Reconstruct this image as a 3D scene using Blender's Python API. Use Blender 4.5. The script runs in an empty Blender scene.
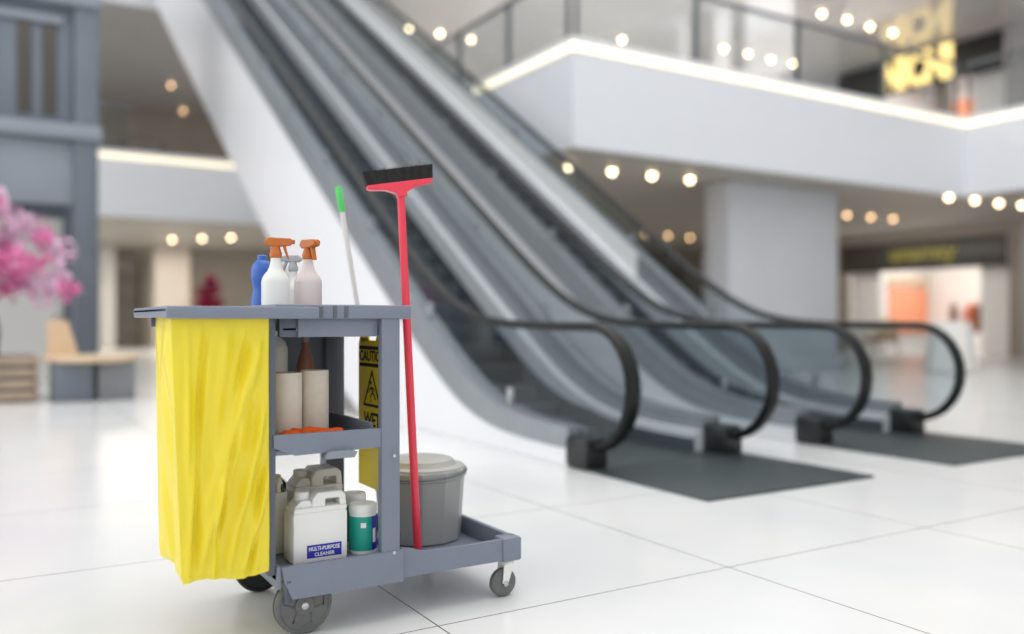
import bpy, bmesh, math, random
from mathutils import Vector, Matrix
R = math.radians
PI = math.pi
random.seed(4)
S = bpy.context.scene
COL = S.collection

# ------------------------------------------------------------------ camera
cd = bpy.data.cameras.new('camera')
cam = bpy.data.objects.new('camera', cd); COL.objects.link(cam)
cam.location = (0, 0, 0.915)
cam.rotation_euler = (R(90), 0, R(-31.23))
cd.sensor_width = 36; cd.lens = 30.55
cd.shift_y = 4/1024
cd.clip_start = 0.05; cd.clip_end = 300
cd.dof.use_dof = True
cd.dof.focus_distance = 2.68
cd.dof.aperture_fstop = 0.74
S.camera = cam
# ------------------------------------------------------------------ world, light, exposure
W = bpy.data.worlds.new('world'); S.world = W; W.use_nodes = True
bg = W.node_tree.nodes['Background']
bg.inputs[0].default_value = (0.97, 0.985, 1.0, 1); bg.inputs[1].default_value = 1.35
S.view_settings.view_transform = 'Standard'
S.view_settings.look = 'None'
S.view_settings.exposure = -0.47
S.cycles.transparent_max_bounces = 32
S.view_settings.gamma = 1
S.view_settings.use_curve_mapping = False

def area(name, loc, rot, sx, sy, power, color=(1, 1, 1)):
    l = bpy.data.lights.new(name, 'AREA'); l.shape = 'RECTANGLE'; l.size = sx; l.size_y = sy
    l.energy = power; l.color = color
    o = bpy.data.objects.new(name, l); COL.objects.link(o); o.location = loc; o.rotation_euler = rot
    return o
area('skylight', (4, 6, 19), (0, 0, 0), 16, 20, 2600, (1, 0.99, 0.97))
area('left_fill_light', (-9, 8, 6), (0, R(-90), 0), 10, 18, 850, (0.97, 0.985, 1))  # added fill outside the frame, brightens the escalator side cladding
area('concourse_ceiling_light', (14, 19, 3.28), (0, 0, 0), 8, 10, 130, (1, 0.9, 0.78))
area('left_concourse_light', (4, 27, 3.28), (0, 0, 0), 6, 5, 420, (1, 0.92, 0.83))
area('upper_concourse_light', (14, 19, 8.3), (0, 0, 0), 8, 10, 1100, (1, 0.95, 0.88))
area('upper_left_concourse_light', (3, 27, 8.3), (0, 0, 0), 7, 5, 120, (1, 0.93, 0.85))
area('upper_glass_shop_light', (24, 22, 8.2), (0, 0, 0), 3, 4.5, 500, (1, 0.96, 0.93))
area('shop_light', (24, 14.6, 3.1), (0, 0, 0), 3.4, 4.4, 190, (1, 0.95, 0.9))
area('shopfront_fill', (19.4, 14.6, 3.3), (0, R(-38), 0), 1, 5, 120, (1, 0.95, 0.9))  # added fill turned to the shop wall to brighten the display columns
area('upper_shop_light', (24, 14.6, 8.2), (0, 0, 0), 3.4, 4.4, 200, (1, 0.93, 0.88))

# ------------------------------------------------------------------ materials
def lin(c):
    return tuple(((v/255)/12.92 if v/255 <= .04045 else ((v/255+.055)/1.055)**2.4) for v in c)
def nt(name):
    m = bpy.data.materials.new(name); m.use_nodes = True
    return m, m.node_tree, m.node_tree.nodes['Principled BSDF']
def mat(name, rgb, rough=.5, metal=0, noise=.04, nscale=6, emit=None, estr=0, bump=0, trans=0, spec=.5, coat=0):
    m, t, b = nt(name)
    c = lin(rgb)
    tc = t.nodes.new('ShaderNodeTexCoord'); n = t.nodes.new('ShaderNodeTexNoise')
    n.inputs['Scale'].default_value = nscale; n.inputs['Detail'].default_value = 4
    t.links.new(tc.outputs['Object'], n.inputs['Vector'])
    r = t.nodes.new('ShaderNodeValToRGB')
    r.color_ramp.elements[0].position = .3; r.color_ramp.elements[1].position = .7
    r.color_ramp.elements[0].color = (*[v*(1-noise) for v in c], 1)
    r.color_ramp.elements[1].color = (*[min(1, v*(1+noise)) for v in c], 1)
    t.links.new(n.outputs['Fac'], r.inputs[0]); t.links.new(r.outputs[0], b.inputs['Base Color'])
    b.inputs['Roughness'].default_value = rough; b.inputs['Metallic'].default_value = metal
    b.inputs['Specular IOR Level'].default_value = spec
    b.inputs['Transmission Weight'].default_value = trans
    b.inputs['Coat Weight'].default_value = coat
    if emit: b.inputs['Emission Color'].default_value = (*lin(emit), 1); b.inputs['Emission Strength'].default_value = estr
    if bump:
        bp = t.nodes.new('ShaderNodeBump'); bp.inputs['Strength'].default_value = bump; bp.inputs['Distance'].default_value = .01
        n2 = t.nodes.new('ShaderNodeTexNoise'); n2.inputs['Scale'].default_value = nscale*8
        t.links.new(tc.outputs['Object'], n2.inputs['Vector']); t.links.new(n2.outputs['Fac'], bp.inputs['Height'])
        t.links.new(bp.outputs[0], b.inputs['Normal'])
    return m
def glassmat(name, tint, gloss=.08, rough=.03):
    m = bpy.data.materials.new(name); m.use_nodes = True; t = m.node_tree; t.nodes.clear()
    o = t.nodes.new('ShaderNodeOutputMaterial'); mx = t.nodes.new('ShaderNodeMixShader')
    tr = t.nodes.new('ShaderNodeBsdfTransparent'); gl = t.nodes.new('ShaderNodeBsdfGlossy')
    lw = t.nodes.new('ShaderNodeLayerWeight'); lw.inputs[0].default_value = .5
    pw = t.nodes.new('ShaderNodeMath'); pw.operation = 'POWER'; pw.inputs[1].default_value = 4.5; t.links.new(lw.outputs['Facing'], pw.inputs[0])
    sc = t.nodes.new('ShaderNodeMath'); sc.operation = 'MULTIPLY_ADD'; sc.inputs[1].default_value = .55; sc.inputs[2].default_value = gloss; t.links.new(pw.outputs[0], sc.inputs[0])
    ge = t.nodes.new('ShaderNodeNewGeometry'); iv_ = t.nodes.new('ShaderNodeMath'); iv_.operation = 'SUBTRACT'; iv_.inputs[0].default_value = 1; t.links.new(ge.outputs['Backfacing'], iv_.inputs[1])
    ad = t.nodes.new('ShaderNodeMath'); ad.operation = 'MULTIPLY'; t.links.new(sc.outputs[0], ad.inputs[0]); t.links.new(iv_.outputs[0], ad.inputs[1])
    tr.inputs[0].default_value = (*tint, 1); gl.inputs['Roughness'].default_value = rough
    gl.inputs['Color'].default_value = (.8, .8, .8, 1)
    t.links.new(ad.outputs[0], mx.inputs[0])
    t.links.new(tr.outputs[0], mx.inputs[1]); t.links.new(gl.outputs[0], mx.inputs[2]); t.links.new(mx.outputs[0], o.inputs[0])
    return m
def stripes(name, c1, c2, scale, axis='X', rough=.4, metal=0, bump=.6, width=.5):
    m, t, b = nt(name)
    tc = t.nodes.new('ShaderNodeTexCoord'); w = t.nodes.new('ShaderNodeTexWave'); w.wave_type = 'BANDS'
    w.bands_direction = axis; w.inputs['Scale'].default_value = scale; w.inputs['Distortion'].default_value = 0
    t.links.new(tc.outputs['Object'], w.inputs['Vector'])
    r = t.nodes.new('ShaderNodeValToRGB'); r.color_ramp.elements[0].position = width-.12; r.color_ramp.elements[1].position = width+.12
    r.color_ramp.elements[0].color = (*lin(c1), 1); r.color_ramp.elements[1].color = (*lin(c2), 1)
    t.links.new(w.outputs['Fac'], r.inputs[0]); t.links.new(r.outputs[0], b.inputs['Base Color'])
    bp = t.nodes.new('ShaderNodeBump'); bp.inputs['Strength'].default_value = bump; bp.inputs['Distance'].default_value = .004
    t.links.new(w.outputs['Fac'], bp.inputs['Height']); t.links.new(bp.outputs[0], b.inputs['Normal'])
    b.inputs['Roughness'].default_value = rough; b.inputs['Metallic'].default_value = metal
    return m
def floor_mat():
    m, t, b = nt('white_floor_tile')
    geo = t.nodes.new('ShaderNodeNewGeometry'); sep = t.nodes.new('ShaderNodeSeparateXYZ'); t.links.new(geo.outputs['Position'], sep.inputs[0])
    def line(sock, off, w):
        a = t.nodes.new('ShaderNodeMath'); a.operation = 'SUBTRACT'; a.inputs[1].default_value = off; t.links.new(sock, a.inputs[0])
        p = t.nodes.new('ShaderNodeMath'); p.operation = 'PINGPONG'; p.inputs[1].default_value = .6; t.links.new(a.outputs[0], p.inputs[0])
        l = t.nodes.new('ShaderNodeMath'); l.operation = 'LESS_THAN'; l.inputs[1].default_value = w; t.links.new(p.outputs[0], l.inputs[0])
        return l.outputs[0]
    lx = line(sep.outputs['X'], 1.162, .0024); ly = line(sep.outputs['Y'], 2.344, .0024)
    mxm = t.nodes.new('ShaderNodeMath'); mxm.operation = 'MAXIMUM'; t.links.new(lx, mxm.inputs[0]); t.links.new(ly, mxm.inputs[1])
    n = t.nodes.new('ShaderNodeTexNoise'); n.inputs['Scale'].default_value = 1.3; n.inputs['Detail'].default_value = 6
    t.links.new(geo.outputs['Position'], n.inputs['Vector'])
    r = t.nodes.new('ShaderNodeValToRGB'); r.color_ramp.elements[0].color = (.76, .765, .77, 1); r.color_ramp.elements[1].color = (.82, .815, .80, 1)
    r.color_ramp.elements[0].position = .35; r.color_ramp.elements[1].position = .65
    t.links.new(n.outputs['Fac'], r.inputs[0])
    mix = t.nodes.new('ShaderNodeMixRGB'); mix.inputs[2].default_value = (.10, .095, .09, 1)
    t.links.new(mxm.outputs[0], mix.inputs[0]); t.links.new(r.outputs[0], mix.inputs[1]); t.links.new(mix.outputs[0], b.inputs['Base Color'])
    b.inputs['Roughness'].default_value = .2; b.inputs['Specular IOR Level'].default_value = .5
    return m
M = dict(
    floor=floor_mat(),
    fascia=mat('white_painted_fascia', (226, 228, 233), .45, noise=.01),
    soffit=mat('beige_soffit', (172, 168, 160), .5, noise=.03, nscale=1),
    soffit_gloss=mat('glossy_upper_soffit', (188, 185, 181), .07, noise=.03, nscale=1, spec=.9),
    wallwarm=mat('warm_beige_wall', (205, 196, 184), .6, noise=.04, nscale=1),
    wallgrey=mat('grey_wall', (165, 163, 162), .55, noise=.04, nscale=1),
    wallbrown=mat('taupe_wall', (150, 140, 128), .55, noise=.06, nscale=1),
    wallwhite=mat('white_wall', (232, 230, 226), .6, noise=.02, nscale=1),
    pillar=mat('light_grey_pillar', (205, 207, 212), .4, noise=.03, nscale=1),
    darkglass=mat('dark_shop_glazing', (124, 117, 107), .15, noise=.2, nscale=2),
    led=mat('warm_led_strip', (255, 244, 220), .5, emit=(255, 240, 208), estr=1.35),
    bulb=mat('warm_downlight', (255, 235, 200), .5, emit=(255, 226, 184), estr=16),
    bulbdim=mat('amber_downlight', (255, 220, 180), .5, emit=(255, 206, 152), estr=7),
    signlit=mat('glowing_gold_letters', (255, 225, 140), .5, emit=(255, 226, 150), estr=1.7),
    signdim=mat('gold_letters_and_glint', (150, 140, 62), .5, emit=(190, 175, 70), estr=.14),
    black=mat('black_sign_board', (22, 21, 20), .4),
    darkbrown=mat('dark_brown_sign_board', (62, 57, 52), .4),
    steel=mat('brushed_steel', (190, 190, 192), .25, 1),
    darksteel=mat('dark_steel', (112, 115, 118), .35, .5),
    rubber=mat('black_handrail_rubber', (20, 21, 22), .38, noise=.1, spec=.3),
    newel=mat('black_newel_base', (30, 32, 33), .4),
    clad=mat('white_truss_cladding', (238, 238, 240), .4, noise=.015, nscale=1),
    band=mat('grey_metal_deck', (150, 155, 160), .35, .35, noise=.05),
    skirt=mat('light_metal_skirt', (226, 229, 233), .3, .15, noise=.03),
    brush=mat('dark_skirt_brush', (74, 81, 87), .6, noise=.1, nscale=20),
    whitestrip=mat('white_deck_strip', (240, 240, 238), .4),
    step=stripes('ribbed_step_metal', (50, 57, 63), (104, 113, 120), 40, 'X', .4, .3),
    mat_=stripes('ribbed_landing_plate', (52, 59, 60), (78, 87, 88), 20, 'X', .42, .35, .4),
    glass=glassmat('grey_tinted_glass', (.80, .835, .85), .05),
    clear=glassmat('clear_balustrade_glass', (.90, .92, .93), .04),
    tower=mat('blue_grey_tower_metal', (110, 118, 128), .45, .15, noise=.06, nscale=2),
    towerlight=mat('pale_tower_panel', (138, 145, 154), .4, noise=.05, nscale=2),
    towerdark=mat('dark_tower_opening', (72, 68, 62), .4),
    cart=mat('grey_cart_plastic', (123, 130, 145), .38, noise=.035, nscale=9, bump=.05),
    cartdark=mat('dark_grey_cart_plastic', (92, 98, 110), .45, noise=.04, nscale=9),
    wheel=mat('grey_rubber_wheel', (104, 105, 104), .5, noise=.1, nscale=30),
    tyre=mat('black_tyre', (28, 28, 28), .5),
    red=mat('red_handle_plastic', (236, 62, 84), .3, noise=.02),
    bristle=mat('black_bristles', (22, 21, 21), .7, noise=.5, nscale=60),
    green=mat('green_grip', (92, 214, 110), .35),
    alu=mat('aluminium_pole', (225, 224, 220), .35, .15),
    bucket=mat('grey_bucket_plastic', (154, 155, 154), .4, noise=.03),
    bucketlid=mat('pale_grey_bucket_lid', (178, 178, 175), .4, noise=.03),
    yellow=mat('yellow_sign_plastic', (252, 222, 30), .4, noise=.03),
    ink=mat('black_ink', (24, 22, 18), .6),
    white=mat('white_plastic', (236, 236, 232), .35, noise=.01),
    cream=mat('cream_plastic_jug', (222, 217, 205), .4, noise=.02),
    greycap=mat('grey_cap', (150, 144, 138), .45),
    orange=mat('orange_brown_trigger', (196, 108, 42), .4, noise=.05, nscale=40),
    orangecloth=mat('orange_microfibre', (236, 96, 22), .9, noise=.1, nscale=60, bump=.4),
    pinkliq=mat('pale_pink_bottle', (224, 212, 210), .3),
    greyliq=mat('grey_spray_head', (176, 178, 180), .4),
    blueb=mat('blue_bottle', (58, 104, 190), .25, noise=.05),
    labelblue=mat('blue_label', (30, 36, 160), .45),
    teal=mat('teal_label', (20, 158, 140), .4),
    paper=mat('off_white_paper', (226, 216, 200), .9, noise=.03, nscale=40, bump=.2),
    pink=mat('pink_blossom', (250, 196, 220), .7, noise=.3, nscale=3),
    pinkdeep=mat('deep_pink_blossom', (232, 132, 182), .7, noise=.3, nscale=3),
    magenta=mat('magenta_leaves', (176, 22, 78), .7, noise=.3, nscale=5),
    bark=mat('dark_bark', (86, 62, 50), .8),
    wood=mat('pale_wood_seat', (214, 190, 158), .5, noise=.1, nscale=4),
    woodslat=mat('weathered_wood_slat', (170, 150, 128), .6, noise=.15, nscale=4),
    bench=mat('grey_bench_base', (128, 132, 134), .5, noise=.05),
    tan=mat('tan_paper_bag', (214, 184, 150), .8, noise=.05),
    peach=mat('peach_wall_panel', (240, 158, 122), .6),
    garment=mat('orange_garment', (220, 120, 80), .8), garment2=mat('white_garment', (228, 226, 226), .8), garment3=mat('brown_garment', (128, 84, 58), .8),
    pot=mat('white_pot', (225, 222, 218), .5),
)
# bag: slightly translucent vinyl
def bagmat():
    m, t, b = nt('yellow_vinyl')
    b.inputs['Base Color'].default_value = (*lin((238, 218, 52)), 1)
    b.inputs['Roughness'].default_value = .33
    b.inputs['Subsurface Weight'].default_value = .12; b.inputs['Subsurface Radius'].default_value = (.02, .016, .004)
    b.inputs['Subsurface Scale'].default_value = .5
    tc = t.nodes.new('ShaderNodeTexCoord'); n = t.nodes.new('ShaderNodeTexNoise'); n.inputs['Scale'].default_value = 14; n.inputs['Detail'].default_value = 3
    mp = t.nodes.new('ShaderNodeMapping'); mp.inputs['Scale'].default_value = (1, 1, .35)
    t.links.new(tc.outputs['Object'], mp.inputs[0]); t.links.new(mp.outputs[0], n.inputs['Vector'])
    bp = t.nodes.new('ShaderNodeBump'); bp.inputs['Strength'].default_value = .14; bp.inputs['Distance'].default_value = .012
    t.links.new(n.outputs['Fac'], bp.inputs['Height']); t.links.new(bp.outputs[0], b.inputs['Normal'])
    return m
M['bag'] = bagmat()

# ------------------------------------------------------------------ mesh helpers
class MB:
    def __init__(s): s.v = []; s.f = []
    def add(s, vs, fs):
        n = len(s.v); s.v += [tuple(v) for v in vs]; s.f += [tuple(i+n for i in f) for f in fs]; return s
    def box(s, x0, x1, y0, y1, z0, z1, b=0):
        if b <= 0:
            return s.add([(x0,y0,z0),(x1,y0,z0),(x1,y1,z0),(x0,y1,z0),(x0,y0,z1),(x1,y0,z1),(x1,y1,z1),(x0,y1,z1)],
                  [(3,2,1,0),(4,5,6,7),(0,1,5,4),(1,2,6,5),(2,3,7,6),(3,0,4,7)])
        bm = bmesh.new(); bmesh.ops.create_cube(bm, size=1)
        for v in bm.verts:
            v.co = Vector(((x0+x1)/2 + v.co.x*(x1-x0), (y0+y1)/2 + v.co.y*(y1-y0), (z0+z1)/2 + v.co.z*(z1-z0)))
        b = min(b, .45*min(x1-x0, y1-y0, z1-z0))
        bmesh.ops.bevel(bm, geom=list(bm.edges), offset=b, segments=2, profile=.5, affect='EDGES')
        bm.verts.index_update()
        s.add([v.co[:] for v in bm.verts], [[v.index for v in f.verts] for f in bm.faces]); bm.free(); return s
    def lathe(s, prof, c=(0, 0, 0), n=32, sx=1, sy=1, ang=0):
        vs = []; fs = []
        for (r, z) in prof:
            for k in range(n):
                a = 2*PI*k/n + ang; vs.append((c[0]+r*sx*math.cos(a), c[1]+r*sy*math.sin(a), c[2]+z))
        for i in range(len(prof)-1):
            for k in range(n):
                k2 = (k+1) % n; fs.append((i*n+k, i*n+k2, (i+1)*n+k2, (i+1)*n+k))
        fs.append(tuple(reversed(range(n)))); fs.append(tuple((len(prof)-1)*n+k for k in range(n)))
        return s.add(vs, fs)
    def tube(s, pts, r, n=12, r2=None, side=None):
        pts = [Vector(p) for p in pts]; vs = []; fs = []
        for i, p in enumerate(pts):
            d = (pts[min(i+1, len(pts)-1)]-pts[max(i-1, 0)]).normalized()
            up = Vector((0, 0, 1)) if abs(d.z) < .95 else Vector((0, 1, 0))
            a = Vector(side) if side else d.cross(up).normalized()
            b = a.cross(d).normalized()
            rr = r[i] if isinstance(r, (list, tuple)) else r
            for k in range(n):
                t = 2*PI*k/n; vs.append(p + a*rr*math.cos(t) + b*(r2 or rr)*math.sin(t))
        for i in range(len(pts)-1):
            for k in range(n):
                k2 = (k+1) % n; fs.append((i*n+k, i*n+k2, (i+1)*n+k2, (i+1)*n+k))
        fs.append(tuple(reversed(range(n)))); fs.append(tuple((len(pts)-1)*n+k for k in range(n)))
        return s.add(vs, fs)
    def ribbon(s, x0, x1, lo, hi):
        """solid between two polylines lo, hi of (y,z), thickness x0..x1"""
        n = len(lo); vs = []
        for (y, z) in lo: vs += [(x0, y, z), (x1, y, z)]
        for (y, z) in hi: vs += [(x0, y, z), (x1, y, z)]
        L = lambda i, k: 2*i+k
        U = lambda i, k: 2*n+2*i+k
        fs = []
        for i in range(n-1):
            fs += [(L(i,0), U(i,0), U(i+1,0), L(i+1,0)), (L(i,1), L(i+1,1), U(i+1,1), U(i,1)),
                   (U(i,0), U(i,1), U(i+1,1), U(i+1,0)), (L(i,0), L(i+1,0), L(i+1,1), L(i,1))]
        fs += [(L(0,0), L(0,1), U(0,1), U(0,0)), (L(n-1,0), U(n-1,0), U(n-1,1), L(n-1,1))]
        return s.add(vs, fs)
    def prism(s, poly, axis, a0, a1):
        """polygon of 2D points extruded along axis ('x': (y,z), 'y': (x,z), 'z': (x,y))"""
        def P(p, a): return {'x': (a, p[0], p[1]), 'y': (p[0], a, p[1]), 'z': (p[0], p[1], a)}[axis]
        n = len(poly); vs = [P(p, a0) for p in poly]+[P(p, a1) for p in poly]
        fs = [tuple(range(n)), tuple(reversed(range(n, 2*n)))]+[(i, i+n, (i+1) % n+n, (i+1) % n) for i in range(n)]
        return s.add(vs, fs)
    def tf(s, mtx):
        s.v = [tuple(mtx @ Vector(v)) for v in s.v]; return s
    def build(s, name, m, parent=None, smooth=40, bevel=0):
        me = bpy.data.meshes.new(name); me.from_pydata(s.v, [], s.f)
        bm = bmesh.new(); bm.from_mesh(me); bmesh.ops.recalc_face_normals(bm, faces=bm.faces); bm.to_mesh(me); bm.free()
        me.materials.append(m)
        if smooth:
            me.polygons.foreach_set('use_smooth', [True]*len(me.polygons)); me.set_sharp_from_angle(angle=R(smooth))
        me.update()
        o = bpy.data.objects.new(name, me); COL.objects.link(o)
        if bevel:
            bv = o.modifiers.new('bevel', 'BEVEL'); bv.width = bevel; bv.segments = 2; bv.limit_method = 'ANGLE'; bv.angle_limit = R(50)
        if parent:
            o.parent = parent; o.matrix_parent_inverse = Matrix.Translation(-parent.location)
        return o
def empty(name, loc, label, cat, group=None):
    o = bpy.data.objects.new(name, None); COL.objects.link(o); o.location = loc; o.empty_display_size = .1
    o['label'] = label; o['category'] = cat
    if group: o['group'] = group
    return o
def tag(o, label, cat, group=None):
    o['label'] = label; o['category'] = cat
    if group: o['group'] = group
    return o
def struct(o): o['kind'] = 'structure'; return o
def text_mb(txt, size, mtx, ext=.001, offset=0, sx=1):
    cu = bpy.data.curves.new('txt', 'FONT'); cu.body = txt; cu.size = size; cu.align_x = 'CENTER'; cu.align_y = 'CENTER'
    cu.extrude = ext; cu.offset = offset; cu.resolution_u = 3
    o = bpy.data.objects.new('txt', cu); COL.objects.link(o); bpy.context.view_layer.update()
    me = bpy.data.meshes.new_from_object(o.evaluated_get(bpy.context.evaluated_depsgraph_get()))
    mb = MB(); mb.add([(v.co.x*sx, v.co.y, v.co.z) for v in me.vertices], [tuple(p.vertices) for p in me.polygons]); mb.tf(mtx)
    bpy.data.objects.remove(o); bpy.data.curves.remove(cu); bpy.data.meshes.remove(me)
    return mb
def facing(loc, d, tilt=0):
    """text plane whose front faces direction d ('-x','-y')"""
    base = {'-y': Matrix.Rotation(R(90), 4, 'X'),
            '-x': Matrix.Rotation(R(-90), 4, 'Z') @ Matrix.Rotation(R(90), 4, 'X')}[d]
    return Matrix.Translation(loc) @ base

# ================================================================== STRUCTURE
struct(MB().box(-14, 40, -12, 45, -.3, 0).build('floor', M['floor']))
Z2, T2 = 3.36, 4.95     # level two slab
Z3, T3 = 8.4, 10.02
XF, YF = 7.1, 10.05     # void corner
XR, YB = 16.57, 22.3
for nm, z0, z1, ms in (('ceiling', Z2, T2, M['soffit']), ('ceiling_upper', Z3, T3, M['soffit_gloss'])):
    for bx_ in ((XF, XR, YF, YB), (XR, 30, -10, YB), (-12, 30, YB, 44)):   # cantilevered slab around the void
        struct(MB().box(*bx_, z0+.02, z1).build(nm, M['fascia']))
    e = .03
    sb = MB().box(XF+e, XR, YF+e, YB, z0, z0+.02).box(XR+e, 22, -9.9, YB, z0, z0+.02).box(-12, 22, YB+e, 42, z0, z0+.02)
    struct(sb.build('ceiling_soffit', ms))
# led strips recessed along fascia edges
def led(x0, x1, y0, y1, z, label):
    tag(MB().box(x0, x1, y0, y1, z-.05, z+.05).build('light_strip', M['led']), label, 'light strip')
for z, wh in ((4.80, 'second-level'), (9.86, 'third-level')):
    up = 'second level' if z < 6 else 'third level'
    led(XF-.03, XF, YF-.03, YB-.05, z, 'light strip on slab edge beside the right escalator, '+up)
    led(XF-.03, XR-.03, YF-.03, YF, z, 'long light strip along white slab edge above the grey pillar, '+up)
    led(XR-.03, XR, -8, YF-.03, z, 'light strip on slab edge at far right of frame, '+up)
    led(-6, XF-.05, YB-.03, YB, z, 'light strip on far slab edge behind the left escalator, '+up)
# walls
def wall_x(x0, x1, y0, y1, z0, z1, holes, m, nm):
    """wall with thickness in x, along y; holes (ya,yb,za,zb) sorted in y"""
    b = MB(); y = y0
    for (ya, yb, za, zb) in holes:
        b.box(x0, x1, y, ya, z0, z1)
        if za > z0: b.box(x0, x1, ya, yb, z0, za)
        if zb < z1: b.box(x0, x1, ya, yb, zb, z1)
        y = yb
    b.box(x0, x1, y, y1, z0, z1); return struct(b.build(nm, m))
wall_x(22, 22.25, -10, 44, 0, Z2, [(12.2, 17.1, 0, 3.12), (24.0, 28.8, 0, 3.0)], M['wallbrown'], 'wall_right')
wall_x(22, 22.25, -10, 44, T2, Z3, [(12.3, 17.2, T2, 8.25), (19.0, 24.5, T2, 7.9)], M['wallgrey'], 'wall_right_upper')
struct(MB().box(22.25, 26.5, 11.9, 12.15, 0, Z2).box(22.25, 26.5, 17.25, 17.5, 0, Z2).box(26.3, 26.5, 12.15, 17.25, 0, Z2).build('wall_shop', M['wallwhite']))
struct(MB().box(22.25, 26.5, 11.9, 12.15, T2, Z3).box(22.25, 26.5, 17.25, 17.5, T2, Z3).box(26.3, 26.5, 12.15, 17.25, T2, Z3).build('wall_shop_upper', M['wallwhite']))
struct(MB().box(22.25, 25.6, 18.7, 18.95, T2, Z3).box(22.25, 25.6, 24.6, 24.85, T2, Z3).box(25.4, 25.6, 18.95, 24.6, T2, Z3).build('wall_shop_glazed', M['wallwhite']))
struct(MB().box(22.3, 24, 24.2, 28.6, 0, 3.0).build('window_1', M['darkglass']))
struct(MB().box(-12, 22, 33, 33.3, 0, Z2).build('wall_back', M['wallwarm']))
struct(MB().box(-12, 22, 33, 33.3, T2, Z3).build('wall_back_upper', M['wallbrown']))
struct(MB().box(-12, 22, 30, 30.3, T3, 17).build('wall_back_top', M['wallgrey']))
# pillars (structure)
struct(MB().box(11.0, 13.85, 10.9, 11.5, 0, Z2, .03).box(10.93, 13.92, 10.83, 11.57, 0, .22, .02).build('wall_pillar', M['pillar']))
# structural ribs and pilasters
struct(MB().box(21.8, 22, 22.3, 22.9, 0, Z2).build('trim_1', M['wallwhite']))
struct(MB().box(21.8, 22, 17.5, 18.2, 0, Z2).box(21.8, 22, 11.2, 11.8, 0, Z2).build('trim_2', M['wallgrey']))
struct(MB().box(3.3, 3.75, 31.9, 33, 0, Z2).build('trim_3', M['wallwhite']))
struct(MB().box(4.75, 5.85, 30.4, 30.9, 0, Z2).build('trim_4', M['wallwarm']))
struct(MB().box(3.8, 4.7, 32.7, 32.98, 0, 3.0).build('window_2', M['darkglass']))
struct(MB().box(-.5, 1.4, 32.7, 32.98, 0, 2.9).build('window_3', M['darkglass']))
struct(MB().box(4.1, 5.4, 32.6, 32.98, T2, T2+2.3).build('window_4', M['darkglass']))
struct(MB().box(21.75, 21.98, 30.2, 31.2, T2, Z3).box(21.75, 21.98, 22.5, 23.6, T2, Z3).build('trim_5', M['darksteel']))

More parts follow.
